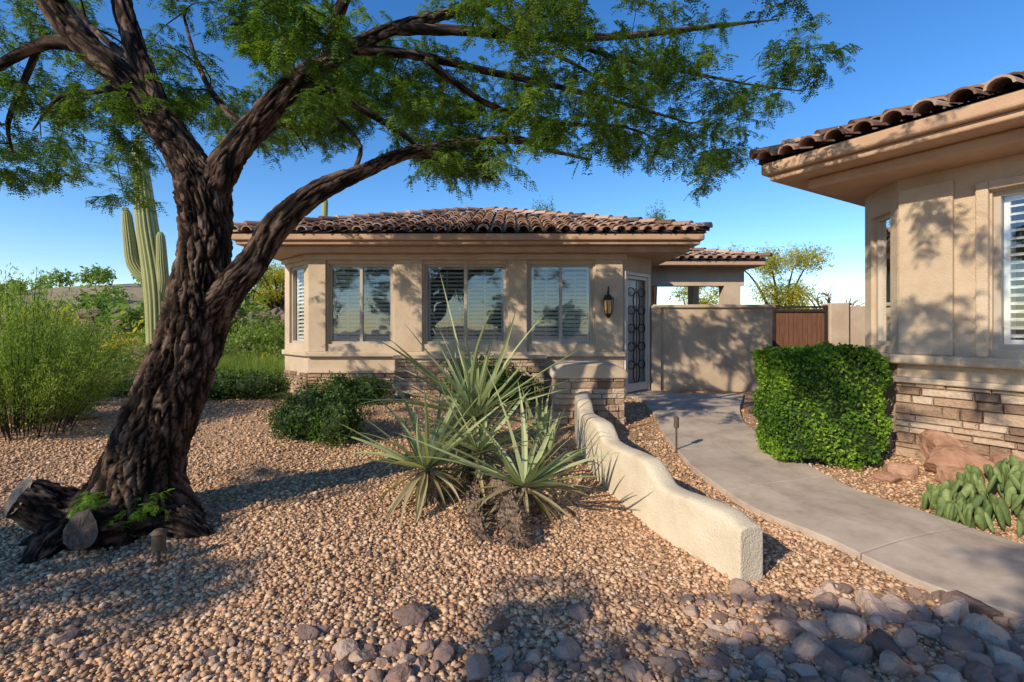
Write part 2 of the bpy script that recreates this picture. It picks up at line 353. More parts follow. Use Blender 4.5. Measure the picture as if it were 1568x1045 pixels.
def shrub(name,blobs,n,size,mat,core=.7,inner=.55,lump=.25,ratio=.5,stems=True):
    e=empty(name,blobs[0][0]); 
    V,F,q=blobcloud(blobs,n,size,inner,lump,ratio); o=npmesh('foliage',V-np.array(blobs[0][0]),F,mat,e,q)
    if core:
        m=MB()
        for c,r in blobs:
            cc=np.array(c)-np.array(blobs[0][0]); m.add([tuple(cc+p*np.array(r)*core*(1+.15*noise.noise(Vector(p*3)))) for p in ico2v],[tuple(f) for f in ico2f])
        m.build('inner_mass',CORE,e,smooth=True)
    if stems:
        m=MB(); c,r=blobs[0]
        for k in range(7):
            g=h(c[0],c[1])-c[2]; tube(m,[(R(-.1,.1),R(-.1,.1),g-.03),(R(-.5,.5)*r[0],R(-.5,.5)*r[1],g*.3),(R(-.8,.8)*r[0],R(-.8,.8)*r[1],r[2]*.5)],[.012,.009,.004],5,.2)
        m.build('stems',BARK,e)
    return e
def gb(x,y,rx,ry,rz,sink=.15):
    return ((x,y,h(x,y)+rz*(1-sink)),(rx,ry,rz))
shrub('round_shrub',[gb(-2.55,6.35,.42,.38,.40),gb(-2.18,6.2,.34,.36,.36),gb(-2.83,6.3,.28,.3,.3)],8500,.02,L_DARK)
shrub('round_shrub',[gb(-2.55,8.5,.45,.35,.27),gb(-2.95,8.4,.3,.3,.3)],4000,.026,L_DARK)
shrub('round_shrub',[gb(-.5,8.3,.7,.35,.46),gb(.1,8.2,.4,.3,.36)],5000,.026,L_DARK)
shrub('ground_cover_shrub',[gb(-5.4,9.0,.75,.5,.30),gb(-4.6,8.9,.6,.45,.28),gb(-6.0,9.1,.5,.5,.25)],7000,.026,L_DARK)
shrub('ground_cover_shrub',[gb(-8.3,9.2,.7,.5,.2),gb(-7.2,9.6,.9,.5,.2)],4000,.026,L_SAGE)
def broom(name,cx,cy,n,rx,ry,hh,mat):
    e=wempty(name,(cx,cy,h(cx,cy))); st=MB(); C=[];A=[];Q=[]
    for k in range(n):
        a=R(0,6.28); r=math.sqrt(R(0,1)); bx_,by_=cx+r*rx*.45*math.cos(a),cy+r*ry*.45*math.sin(a)
        tx,ty=cx+r*rx*math.cos(a)*1.05,cy+r*ry*math.sin(a)*1.05; tz=h(cx,cy)+hh*(1-.62*r**2.0)*R(.72,1.08)
        g=h(bx_,by_); mid=((bx_*.55+tx*.45),(by_*.55+ty*.45),g+(tz-g)*.6)
        if k%5==0: tube(st,[(bx_,by_,g-.05),mid,(tx,ty,tz)],[.010,.006,.002],4,.25,cap=False)
        B_=np.array([bx_,by_,g]);M_=np.array(mid);T_=np.array([tx,ty,tz]); m_=95; t=rng.uniform(.15,1,m_)**.8; t=t[:,None]
        p=B_*(1-t)**2+2*M_*t*(1-t)+T_*t*t+rng.normal(0,.04,(m_,3))*(1.3-t*.5)
        dd=(T_-B_)/np.linalg.norm(T_-B_)+rng.normal(0,.45,(m_,3)); C.append(p);A.append(dd);Q.append(np.clip(.15+.55*t[:,0]+rng.uniform(-.2,.3,m_)+R(-.15,.15),0,1))
    C=np.vstack(C);A=np.vstack(A);A/=np.linalg.norm(A,axis=1)[:,None]; b=np.cross(A,rng.normal(size=A.shape)); b/=np.linalg.norm(b,axis=1)[:,None]
    V=np.stack([C-A*.028,C-b*.0055,C+A*.028,C+b*.0055],1).reshape(-1,3); npmesh('foliage',V-np.array(e.location[:]),np.arange(len(V)).reshape(-1,4),mat,e,np.repeat(np.concatenate(Q),4))
    st.build('stems',BARK,e)
broom('desert_broom_shrub',-6.6,6.6,420,1.35,1.1,2.15,L_SAGE)
broom('desert_broom_shrub',-8.2,8.3,200,1.1,1.0,1.7,L_SAGE)
def brush(n,xf,yf,s0,s1,mat,name,leaf,per):
    bl=[]
    for _ in range(n):
        y=R(*yf); x=R(*xf)*1.0
        s=R(s0,s1); bl.append(((x,y,h(x,y)+s*.55),(s*R(.8,1.3),s*R(.8,1.2),s*R(.6,1))))
    V,F,q=blobcloud(bl,per*n,leaf,.2,.3,.4); npmesh(name,V,F,mat,None,q)
brush(24,(-14,-5.6),(10.5,17),.35,.8,L_SAGE,'desert_brush',.05,1000)
brush(16,(-13,-5.4),(10,16),.25,.5,L_YEL,'yellow_brush',.04,800)
brush(14,(-14,-5.8),(11,16),.25,.55,L_DRY,'dry_brush',.04,700)
brush(70,(-45,-8),(18,42),.8,1.5,L_SAGE,'desert_thicket',.17,400)
brush(40,(-80,-18),(44,64),.8,1.5,L_SAGE,'hillside_brush',.24,240)
brush(40,(4,50),(20,48),.8,1.8,L_SAGE,'desert_thicket',.17,300)
brush(18,(-30,-9),(16,30),.6,1.2,L_YEL,'yellow_brush',.12,400)
def tuft(n,xf,yf,ln,mat,name,wid=.006):
    k=rng.integers(0,max(1,n//40),n); cx=rng.uniform(*xf,n)[k];cy=rng.uniform(*yf,n)[k]
    x=cx+rng.normal(0,.1,n);y=cy+rng.normal(0,.1,n); z=H(x,y)
    a=rng.uniform(0,6.28,n); L=ln*rng.uniform(.5,1.2,n); t=rng.uniform(.05,.5,n)
    tip=np.stack([x+np.cos(a)*L*t,y+np.sin(a)*L*t,z+L],1); b=np.stack([x,y,z-.01],1); p=np.stack([-np.sin(a)*wid,np.cos(a)*wid,0*a],1)
    V=np.stack([b-p,b+p,tip],1).reshape(-1,3); npmesh(name,V,np.arange(3*n).reshape(n,3),mat,None,np.repeat(rng.uniform(0,1,n),3))
tuft(7000,(-6.9,-4.9),(9.6,11.8),.6,L_SAGE,'tall_grass',.012)
mb=MB()
for i in range(260):
    t=R(0,1); x=-26+t*19; y=19+1.2*math.sin(t*5); mb.add(rockv((x,y,h(x,y)+R(.1,.95)),R(.16,.3)),RFL,R(0,.35))
mb.build('stone_wall',ROCK)
# ---------------------------------------------------------------- windows and stone facing
def window(fr,s0,s1,zb,zt,parent,y=0.06,shut=1,mid=True,tilt=.02):
    w=.05; m=MB()
    lbox(m,fr,s0,s0+w,y,y+.06,zb,zt);lbox(m,fr,s1-w,s1,y,y+.06,zb,zt);lbox(m,fr,s0+w,s1-w,y,y+.06,zb,zb+w);lbox(m,fr,s0+w,s1-w,y,y+.06,zt-w,zt)
    c=(s0+s1)/2
    if mid: lbox(m,fr,c-.028,c+.028,y-.004,y+.056,zb+w,zt-w)
    m.build('window_frame',TANP,parent)
    g=MB(); g.add([fr.p(s0+w,y+.03,zb+w),fr.p(s1-w,y+.03,zb+w),fr.p(s1-w,y+.03,zt-w),fr.p(s0+w,y+.03,zt-w)],[(0,1,2,3)]); g.build('window_glass',GLASS,parent)
    m=MB(); nP=2 if mid else 1; W=(s1-s0-.1)/nP
    for k in range(nP):
        a=s0+.05+k*W; b=a+W
        lbox(m,fr,a,a+.045,y+.09,y+.12,zb,zt);lbox(m,fr,b-.045,b,y+.09,y+.12,zb,zt)
        lbox(m,fr,a+.045,b-.045,y+.09,y+.12,zb,zb+.09);lbox(m,fr,a+.045,b-.045,y+.09,y+.12,zt-.09,zt)
        z=zb+.125; tl=tilt if not hasattr(tilt,'__len__') else tilt[k]
        while z<zt-.11:
            m.add([fr.p(a+.045,y+.075,z-tl),fr.p(b-.045,y+.075,z-tl),fr.p(b-.045,y+.14,z+tl),fr.p(a+.045,y+.14,z+tl),
                   fr.p(a+.045,y+.075,z-tl+.008),fr.p(b-.045,y+.075,z-tl+.008),fr.p(b-.045,y+.14,z+tl+.008),fr.p(a+.045,y+.14,z+tl+.008)],BF); z+=.078
        tube(m,[fr.p((a+b)/2,y+.07,zb+.12),fr.p((a+b)/2,y+.07,zt-.12)],[.006,.006],4,1)
    m.build('plantation_shutter',WHITE,parent)
    d=MB(); lbox(d,fr,s0,s1,y+.7,y+.72,zb-.1,zt+.1); d.build('room_interior',DARK,parent)
def wallseg(mb,fr,L,z0,z1,th,ops,y0=0):
    x=0
    for (a,b,zb,zt) in ops:
        if a>x: lbox(mb,fr,x,a,y0,y0+th,z0,z1)
        lbox(mb,fr,a,b,y0,y0+th,z0,zb); lbox(mb,fr,a,b,y0,y0+th,zt,z1); x=b
    if L>x: lbox(mb,fr,x,L,y0,y0+th,z0,z1)
def stones(mb,fr,s0,s1,zb,zt,y,proud=.05):
    z=zb
    while z<zt-.02:
        hh=min(R(.05,.12),zt-z); 
        if zt-z-hh<.04: hh=zt-z
        s=s0
        while s<s1-.01:
            w=min(R(.12,.42),s1-s)
            if s1-s-w<.08: w=s1-s
            p=R(.4,1)*proud; g=.003; e=.012
            x0,x1,a,b=s+g,s+w-g,z+g*.6,z+hh-g*.6
            j=lambda:R(-.008,.008)
            m=p*.6
            vs=[fr.p(x0,y+.02,a),fr.p(x1,y+.02,a),fr.p(x1,y+.02,b),fr.p(x0,y+.02,b),
                fr.p(x0,y-m,a),fr.p(x1,y-m,a),fr.p(x1,y-m,b),fr.p(x0,y-m,b),
                fr.p(x0+e+j(),y-p+j(),a+e),fr.p(x1-e+j(),y-p+j(),a+e),fr.p(x1-e+j(),y-p+j(),b-e),fr.p(x0+e+j(),y-p+j(),b-e)]
            fs=[(0,1,5,4),(1,2,6,5),(2,3,7,6),(3,0,4,7),(4,5,9,8),(5,6,10,9),(6,7,11,10),(7,4,8,11),(8,9,10,11)]
            mb.add(vs,fs,R(0,1)); s+=w
        z+=hh
def tiles(mb,O,u,v,W,Lh,inside,pw=.25,pl=.36):
    n=u.cross(v).normalized(); 
    if n.z<0: n=-n
    rows=int(Lh/pl)+1; cols=int(W/pw)+1
    for j in range(rows):
        for i in range(cols):
            x=i*pw+pw/2; y=j*pl
            if not inside(x,y+.15): continue
            r=.088; r2=.074; L=.43; jx=R(-.012,.012); jl=R(-.025,.025); q=R(0,1); V=[]
            sg=7; lz=R(0,.018)
            for (yy,rr,zz) in ((-.04+jl,r,.035+lz),(L-.04+jl,r2,.0)):
                for k in range(sg+1):
                    t=math.pi*k/sg; V.append(O+u*(x+jx+math.cos(t)*rr*1.15)+v*(y+yy)+n*(zz+math.sin(t)*rr))
            F=[(k,k+1,sg+2+k,sg+1+k) for k in range(sg)]
            b0=len(V)
            for k in range(sg+1):
                t=math.pi*k/sg; V.append(O+u*(x+jx+math.cos(t)*(r-.018)*1.15)+v*(y-.04+jl)+n*(.035+lz+math.sin(t)*(r-.018)))
            for k in range(sg+1):
                t=math.pi*k/sg; V.append(O+u*(x+jx+math.cos(t)*(r-.018)*1.15)+v*(y+.1+jl)+n*(.03+math.sin(t)*(r-.018)))
            F+=[(k,k+1,b0+k+1,b0+k) for k in range(sg)]+[(b0+k,b0+k+1,b0+sg+2+k,b0+sg+1+k) for k in range(sg)]
            mb.add(V,F,q)
def ridgecap(mb,A,B,r=.11):
    D=(B-A); n=int(D.length/.36); D.normalize(); s=D.cross(Vector((0,0,1))).normalized(); up=s.cross(D)
    for i in range(n):
        P=A+D*(i*.36); q=R(0,1); V=[]
        for (yy,rr,zz) in ((-.04,r,.05),(.4,r*.85,.01)):
            for k in range(8):
                t=math.pi*k/7; V.append(P+D*yy+s*math.cos(t)*rr+up*(zz+math.sin(t)*rr*.8-.01))
        V.append(P-D*.04+up*.02)
        mb.add(V,[(k,k+1,9+k,8+k) for k in range(7)]+[(k,k+1,16) for k in range(7)],q)
# ---------------------------------------------------------------- main house
ho=wempty('stucco_house',(-.8,9.4,0))
ZB,ZT=1.26,2.80; G=.15
FR=Fr((-3.91,9.4),(1,0)); FL=6.05
def fx(u): return (u-784)/750*9.4+3.91
ops=[(fx(503),fx(601),ZB,ZT),(fx(650),fx(775),ZB,ZT),(fx(810),fx(908),ZB,ZT)]
m=MB(); wallseg(m,FR,FL,G-.2,2.98,.2,ops)
CL=Fr((-4.75,10.24),(.84,-.84)); cl=1.188
wallseg(m,CL,cl-.0,G-.2,2.98,.2,[(.25,.98,ZB,ZT)])
DR=Fr((2.14,9.4),(1,1)); dl=1.05
wallseg(m,DR,dl,G-.2,2.98,.2,[(.03,.95,.30,2.66)])
lbox(m,W0,-4.75,-4.55,10.24,17.3,G-.2,2.98)
e2=DR.p(dl,0,0)
lbox(m,W0,e2.x-.2,e2.x,e2.y,17.3,G-.2,2.98); lbox(m,W0,-4.55,e2.x-.2,17.1,17.3,G-.2,2.98)
m.build('walls',STUCCO,ho)
m=MB()
for a,b in ((0.02,fx(500)),(fx(604),fx(647)),(fx(778),fx(807)),(fx(911),6.03)):
    lbox(m,FR,a,b,-.045,-.0,1.12,2.90)
m.build('pilasters',STUCCO,ho,bevel=.012)
for i,(a,b,zb,zt) in enumerate(ops): window(FR,a,b,zb,zt,ho,y=.05,tilt=[(.026,.022),(.016,.018),(.022,.028)][i])
window(CL,.25,.98,ZB,ZT,ho,y=.05,mid=False)
m=MB(); lbox(m,FR,-.03,FL+.03,-.09,-.0,1.02,1.12); lbox(m,CL,0,cl,-.07,0,1.02,1.12); m.build('sill_band',STUCCO,ho,bevel=.02)
m=MB(); lbox(m,FR,fx(612),fx(832),-.30,-.005,.1,1.0); m.build('planter_core',STUCCO,ho)
m=MB(); stones(m,FR,0,fx(612),.12,.70,-.01); stones(m,FR,fx(832),FL,.12,.70,-.01); stones(m,CL,0,cl,.12,.70,-.01)
stones(m,FR,fx(612),fx(832),.12,.98,-.305)
stones(m,Fr(FR.p(fx(612),0,0)[:2],(0,-1)),0,.30,.12,.98,-.0); m.build('stone_veneer',STONE,ho)
m=MB(); lbox(m,FR,fx(608),fx(836),-.38,-.092,1.0,1.06); lbox(m,FR,0,fx(608),-.085,0.0,.705,.76);lbox(m,FR,fx(836),FL,-.085,0.0,.705,.76); m.build('stone_cap',STUCCO,ho,bevel=.015)
x0,x1,y0,y1=-5.13,3.51,8.9,17.54
m=MB(); lbox(m,W0,x0,x1,y0,y1,3.17,3.30); m.build('fascia',TRIM,ho,bevel=.03)
m=MB(); lbox(m,W0,x0+.06,x1-.06,y0+.06,y1-.06,3.10,3.17); m.build('eave_cove',TRIM,ho,bevel=.02)
m=MB(); lbox(m,W0,x0+.2,x1-.2,y0+.2,y1-.2,2.98,3.10); m.build('eave_bed',TRIM,ho,bevel=.03)
m=MB(); lbox(m,FR,-.05,FL+.05,-.10,-.0,2.87,2.98); lbox(m,CL,0,cl,-.08,0,2.88,2.98); m.build('frieze',STUCCO,ho,bevel=.02)
def hiproof(x0,x1,y0,y1,ze,rise,parent,fr=W0,planes='FLRB'):
    P=lambda a,b,z: fr.p(a,b,z)
    W=x1-x0; D=y1-y0; hf=min(W,D)/2; sl=rise/hf
    if W>=D: r0,r1=(x0+hf,y0+hf),(x1-hf,y0+hf)
    else: r0,r1=(x0+hf,y0+hf),(x0+hf,y1-hf)
    m=MB(); c=[P(x0,y0,ze),P(x1,y0,ze),P(x1,y1,ze),P(x0,y1,ze),P(*r0,ze+rise),P(*r1,ze+rise)]
    if W>=D: fs=[(0,1,5,4),(1,2,5),(2,3,4,5),(3,0,4)]
    else: fs=[(0,1,4),(1,2,5,4),(2,3,5),(3,0,4,5)]
    m.add(c,fs); m.build('roof_deck',MORTAR,parent)
    m=MB(); L=math.hypot(hf,rise)
    d=fr.d;n=fr.n; k=hf/L
    def plane(O,u,v2,Wd):
        v=(v2*hf+Vector((0,0,rise))).normalized()
        tiles(m,O,u,v,Wd,L,lambda x,y:(x>y*k-.02) and (x<Wd-y*k+.02) and y<L)
    if 'F' in planes: plane(P(x0,y0,ze),d,n,W)
    if 'B' in planes: plane(P(x1,y1,ze),-d,-n,W)
    if 'L' in planes: plane(P(x0,y1,ze),-n,d,D)
    if 'R' in planes: plane(P(x1,y0,ze),n,-d,D)
    for a,b in ((0,4),(3,4 if W>=D else 5),(1,5 if W>=D else 4),(2,5)): ridgecap(m,c[a]+Vector((0,0,.06)),c[b]+Vector((0,0,.09)))
    if (c[5]-c[4]).length>.5: ridgecap(m,c[4]+Vector((0,0,.07)),c[5]+Vector((0,0,.07)))
    m.build('roof_tiles',TILE,parent,smooth=False)
hiproof(x0-.03,x1+.03,y0-.03,y1+.03,3.305,1.34,ho)
m=MB(); dz0,dz1=.30,2.66
lbox(m,DR,.03,.09,-.03,.06,dz0,dz1); lbox(m,DR,.89,.95,-.03,.06,dz0,dz1); lbox(m,DR,.09,.89,-.03,.06,dz1-.06,dz1)
lbox(m,DR,.095,.145,-.01,.03,dz0+.02,dz1-.07); lbox(m,DR,.835,.885,-.01,.03,dz0+.02,dz1-.07); lbox(m,DR,.145,.835,-.01,.03,dz1-.13,dz1-.07); lbox(m,DR,.145,.835,-.01,.03,dz0+.02,dz0+.18)
m.build('door_frame',DOORP,ho,bevel=.004)
m=MB()
def ring(m,cx,cz,rx,rz,r=.013,n=14):
    P=[DR.p(cx+rx*math.cos(2*math.pi*k/n),.01,cz+rz*math.sin(2*math.pi*k/n)) for k in range(n+1)]; tube(m,P,[r]*(n+1),5,.06)
for cz in np.arange(.66,2.45,.36):
    ring(m,.49,cz,.12,.19,.014)
    for s in (-1,1): ring(m,.49+s*.20,cz+.18,.12,.08,.012)
tube(m,[DR.p(.49,.01,.5),DR.p(.49,.01,2.5)],[.01,.01],5,.5)
m.build('iron_scrollwork_door',IRON,ho)
box1('door_glass',DR,.1,.88,.09,.13,dz0,dz1-.03,FROST,ho)
box1('door_step',DR,-.1,1.1,-.5,-.035,.15,.29,CONC,ho,.02)
lf=FR; lx=5.72
m=MB(); lbox(m,lf,lx-.05,lx+.05,-.07,-.046,1.98,2.2); tube(m,[lf.p(lx,-.06,2.1),lf.p(lx,-.2,2.35),lf.p(lx,-.24,2.3),lf.p(lx,-.22,2.2)],[.01,.01,.01,.01],6,.04)
def ngon(m,c,r0,r1,z0,z1,n=6):
    V=[(c.x+r0*math.cos(6.283*k/n),c.y+r0*math.sin(6.283*k/n),z0) for k in range(n)]+[(c.x+r1*math.cos(6.283*k/n),c.y+r1*math.sin(6.283*k/n),z1) for k in range(n)]
    m.add(V,[(k,(k+1)%n,n+(k+1)%n,n+k) for k in range(n)]+[tuple(range(n)),tuple(range(n,2*n))])
c=lf.p(lx,-.22,0); ngon(m,c,.11,.03,2.11,2.2); ngon(m,c,.10,.10,2.09,2.11); ngon(m,c,.07,.07,1.82,1.84); ngon(m,c,.02,.06,1.76,1.82)
for k in range(6):
    a=6.283*k/6; tube(m,[(c.x+.07*math.cos(a),c.y+.07*math.sin(a),1.84),(c.x+.095*math.cos(a),c.y+.095*math.sin(a),2.09)],[.006,.006],4,.3)
m.build('lantern_frame',IRON,ho)
AMB=pmat('amber_glass',[(.3,(.45,.24,.08)),(.7,(.65,.42,.18))],scale=8,rough=.3,bump=0)
m=MB(); ngon(m,c,.062,.085,1.84,2.09); m.build('lantern_glass',AMB,ho)
# ---------------------------------------------------------------- courtyard wall, gate, portico
cw=wempty('courtyard_wall',(4,10.1,0)); m=MB(); lbox(m,W0,2.9,5.37,10.1,10.32,0,1.98); lbox(m,W0,5.17,5.37,10.32,12.0,0,1.98); m.build('wall_body',STUCCO,cw)
m=MB(); lbox(m,W0,2.9,5.42,10.05,10.37,1.98,2.05); lbox(m,W0,5.12,5.42,10.37,12.0,1.98,2.05); m.build('wall_coping',STUCCO,cw,bevel=.02)
lbx=MB(); lbox(lbx,W0,2.86,3.05,10.02,10.4,0,2.02); lbx.build('wall_pier',STUCCO,cw,bevel=.01)
gt=wempty('wooden_gate',(6.8,12,0)); m=MB(); z0=.35;xx=6.44
lbox(m,W0,6.38,6.44,11.97,12.05,z0,2.12); m.build('post',IRON,gt); m=MB()
while xx<7.62: 
    lbox(m,W0,xx,xx+.105,12.0,12.03,z0,2.03); xx+=.115
m.build('slats',WOOD,gt)
m=MB(); lbox(m,W0,7.65,7.72,11.97,12.05,z0,2.12); lbox(m,W0,6.44,7.65,11.97,11.995,1.95,2.0); lbox(m,W0,6.44,7.65,11.97,11.995,.6,.66); lbox(m,W0,6.44,7.65,11.96,12.04,2.05,2.1); m.build('iron_frame',IRON,gt)
gw=wempty('garden_wall',(8,12,0)); m=MB(); lbox(m,W0,5.42,6.36,12.0,12.2,0,2.0); lbox(m,W0,7.74,8.2,11.9,12.3,0,2.17); lbox(m,W0,8.2,12,12.0,12.2,0,2.1); m.build('wall_body',STUCCO,gw,bevel=.02)
pt=wempty('entry_portico',(5,13.5,0)); m=MB()
lbox(m,W0,3.2,6.4,13.5,13.85,2.72,3.22)
for a,b in ((3.2,3.75),(5.85,6.3)): lbox(m,W0,a,b,13.5,13.85,.2,2.72)
lbox(m,W0,6.1,6.3,16.5,17,.2,3.2); lbox(m,W0,3.2,6.3,17.2,17.4,.2,1.95)
lbox(m,W0,3.2,5.0,17.2,17.4,1.95,3.2)
m.build('columns_and_beam',STUCCO,pt)
m=MB(); lbox(m,W0,3.1,6.75,13.0,17.6,3.22,3.36); m.build('eave',TRIM,pt,bevel=.03)
hiproof(3.1-1.5,6.8,12.95,17.65,3.365,.6,pt,planes='FR')
# ---------------------------------------------------------------- right house
rh=wempty('stucco_bungalow',(4.22,5.36,0))
RD=(.53,-.85); C=(4.22,5.36); RF=Fr(C,RD); wz0,wz1=1.38,2.90
m=MB(); wallseg(m,RF,9,.0,3.20,.22,[(.76,2.2,wz0,wz1)])
RC=Fr((C[0]+.226*.75,C[1]+.976*.75),(-.226,-.976)); wallseg(m,RC,.75,.0,3.20,.2,[(.16,.6,wz0,wz1)])
s_,n_=-.53,.53
lbox(m,RF,s_,s_+.2,n_,7,0,3.20)
m.build('walls',STUCCO,rh)
window(RF,.76,2.2,wz0,wz1,rh,y=.05,tilt=.012); window(RC,.16,.6,wz0,wz1,rh,y=.05,mid=False)
m=MB(); lbox(m,RF,.02,.48,-.05,-.0,1.30,3.08)
lbox(m,RF,.65,.745,-.06,-.0,1.30,3.0); lbox(m,RF,2.215,2.34,-.06,0,1.30,3.0); lbox(m,RF,.745,2.215,-.06,0,2.91,3.0); m.build('surrounds',STUCCO,rh,bevel=.015)
m=MB(); lbox(m,RF,-.05,9,-.12,0,1.20,1.30); lbox(m,RC,0,.78,-.10,0,1.20,1.30); m.build('sill_band',STUCCO,rh,bevel=.025)
m=MB(); lbox(m,RF,-.03,9,-.11,0,1.0,1.06);m.build('stone_cap',STUCCO,rh,bevel=.015)
m=MB(); stones(m,RF,0,4,.2,1.0,-.02,.09); stones(m,RC,0,.75,.2,.62,-.02,.09); m.build('stone_veneer',STONE,rh)
m=MB(); lbox(m,RF,.0,4,-.03,-.0,.2,1.0); m.build('stone_backing',MORTAR,rh)
m=MB(); lbox(m,RF,-1.07,9,-.82,7,3.39,3.53); m.build('fascia',TRIM,rh,bevel=.03)
m=MB(); lbox(m,RF,-1.0,9,-.75,7,3.32,3.39); m.build('eave_cove',TRIM,rh,bevel=.02)
m=MB(); lbox(m,RF,-.72,9,-.47,7,3.20,3.32); m.build('eave_bed',TRIM,rh,bevel=.03)
hiproof(-1.1,9.0,-.85,7.0,3.535,1.3,rh,fr=RF,planes='FL')
# ---------------------------------------------------------------- stone pillar + serpentine low wall
pp=wempty('stone_pillar',(.98,7.0,0)); PF=Fr((.60,6.95),(1,0))
pg=.12; m=MB(); lbox(m,PF,.02,.98,.02,.5,pg,.86); m.build('pillar_core',MORTAR,pp)
m=MB(); stones(m,PF,0,1.0,pg,.86,.02,.05); stones(m,Fr(PF.p(1.0,0,0)[:2],(0,1)),0,.52,pg,.86,.02,.05); stones(m,Fr(PF.p(0,.52,0)[:2],(0,-1)),0,.52,pg,.86,.02,.05); m.build('stone_veneer',STONE,pp)
m=MB(); V=[];pr_=[(-.04,.86),(-.05,.93),(.0,1.0),(.12,1.05),(.3,1.07),(.7,1.07),(.88,1.05),(1.0,1.0),(1.05,.93),(1.04,.86)]
for b in (-.05,.57):
    for a,z in pr_: V.append(PF.p(a,b,z))
n=len(pr_); m.add(V,[(k,k+1,n+k+1,n+k) for k in range(n-1)]+[tuple(range(n)),tuple(range(n,2*n)),(n-1,0,n,2*n-1)]); m.build('rounded_cap',STUCCO,pp,bevel=.03)
cl_,tt=catmull([(1.49,3.04,0),(1.21,3.85,0),(1.0,4.7,0),(.90,5.6,0),(.92,6.4,0),(1.02,6.97,0)],.045)
def top(y):
    return .36+.04*float(ss(3.05,3.2,y))-.03*float(ss(3.3,3.75,y))+.14*float(ss(3.78,4.05,y))-.02*float(ss(4.1,4.7,y))+.13*float(ss(4.78,5.05,y))-.03*float(ss(5.1,5.8,y))+.10*float(ss(5.85,6.1,y))
V=[];hw=.095;prof=[(-1,-1),(-1,0),(-.96,.6),(-.75,.87),(-.4,1),(.4,1),(.75,.87),(.96,.6),(1,0),(1,-1)]
for i,c in enumerate(cl_):
    T=(cl_[min(i+1,len(cl_)-1)]-cl_[max(0,i-1)]).normalized(); s=Vector((T.y,-T.x,0)); zt=top(c.y)
    for a,b in prof:
        q=c+s*a*hw*(1+.02*noise.noise(c*3))
        z=h(c.x,c.y)-.15 if b==-1 else (zt-.07 if b==0 else zt-.07+.07*b); V.append((q.x,q.y,z+.006*noise.noise(c*5+Vector((a,0,0)))))
k=len(prof);F=[]
for i in range(len(cl_)-1):
    for j in range(k-1): F.append((i*k+j,i*k+j+1,(i+1)*k+j+1,(i+1)*k+j))
F+= [tuple(range(k)),tuple((len(cl_)-1)*k+j for j in range(k))]
m=MB(); m.add(V,F); o=m.build('low_garden_wall',CREAM,None,bevel=.02)
for p in o.data.polygons: p.use_smooth = len(p.vertices)==4
# ---------------------------------------------------------------- hedge
def hedge(cx,cy,z0,wx,wy,hz,ang):
    e=empty('box_hedge',(cx,cy,z0)); n=26000
    C=rng.uniform(-1,1,(n,3)); ax=rng.choice(3,n,p=[.3,.35,.35]); sg=rng.choice([-1,1],n)
    sg=np.where(ax==2,1,sg); C[np.arange(n),ax]=sg*(1-rng.exponential(.06,n))
    C=C/ (np.maximum(1,((np.abs(C)**8).sum(1))**(1/8)/1.0)[:,None])
    nn=np.zeros((n,3)); nn[np.arange(n),ax]=sg
    lump=1+.05*np.sin(C[:,0]*5+1)*np.sin(C[:,1]*6)+.045*np.sin(C[:,2]*7+C[:,0]*4)+.03*np.sin(C[:,2]*17+C[:,0]*13)+rng.normal(0,.022,n)
    C*=lump[:,None]*np.array([wx/2,wy/2,hz/2]); C[:,2]+=hz/2
    V,F=leafquads(C,nn,.020,.6,1.1); ca,sa=math.cos(ang),math.sin(ang)
    V=np.stack([V[:,0]*ca-V[:,1]*sa,V[:,0]*sa+V[:,1]*ca,V[:,2]],1)
    q=np.clip(rng.uniform(.0,.9,n)+.25*np.sin(C[:,0]*9+C[:,2]*7),0,1)
    npmesh('foliage',V,F,L_HEDGE,e,np.repeat(q,4))
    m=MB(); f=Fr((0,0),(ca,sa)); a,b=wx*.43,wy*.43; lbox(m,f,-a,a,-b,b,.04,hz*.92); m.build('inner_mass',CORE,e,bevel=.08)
hedge(3.45,5.55,.12,1.12,.8,1.22,-.12)
# ---------------------------------------------------------------- cactus clump
e=wempty('cactus_clump',(4.05,4.05,h(4.05,4.05))); m=MB(); pv,pf=ico(2)
for k in range(150):
    a=R(0,6.28); r=math.sqrt(R(0,1)); cx,cy=4.08+r*.58*math.cos(a),4.08+r*.38*math.sin(a); L=R(.07,.115); z=h(cx,cy)+L*.75+(1-r)*R(0,.26)
    th=R(0,3.14); lx_,ly=R(-.4,.4),R(-.4,.4); V=[]
    for p in pv:
        x,y,zz=p[0]*.032*(1+.35*p[2]),p[1]*.018,p[2]*L; x,y=x*math.cos(th)-y*math.sin(th),x*math.sin(th)+y*math.cos(th)
        V.append((cx+x+zz*lx_,cy+y+zz*ly,z+zz))
    m.add(V,[tuple(f) for f in pf],R(0,1))
m.build('pads',PADM,e,smooth=True)
# ---------------------------------------------------------------- saguaro
sg=wempty('saguaro_cactus',sv(240,510,13)); m=MB()
def ribs(nr,amp):
    def f(th,c,s,al,r,p):
        w=abs(math.cos(th*nr/2)); return r*(1-amp+amp*w), w*.9
    return f
def sagtube(P,rad): tube(m,P,rad,72,.12,ribs(16,.17))
sagtube([sv(243,530,13),sv(240,440,13),sv(226,350,13),sv(217,270,13),sv(212,222,13),sv(211,213,13)],[.27,.30,.26,.20,.13,.03])
sagtube([sv(238,424,13),sv(222,425,12.95),sv(205,405,12.9),sv(199,370,12.9),sv(194,330,12.9),sv(192,318,12.9)],[.12,.16,.165,.15,.12,.03])
sagtube([sv(240,470,13),sv(250,440,12.9),sv(248,400,12.85),sv(246,362,12.85),sv(245,355,12.85)],[.1,.13,.13,.1,.02])
m.build('ribbed_stems',SAG,sg,smooth=True)
m=MB(); 
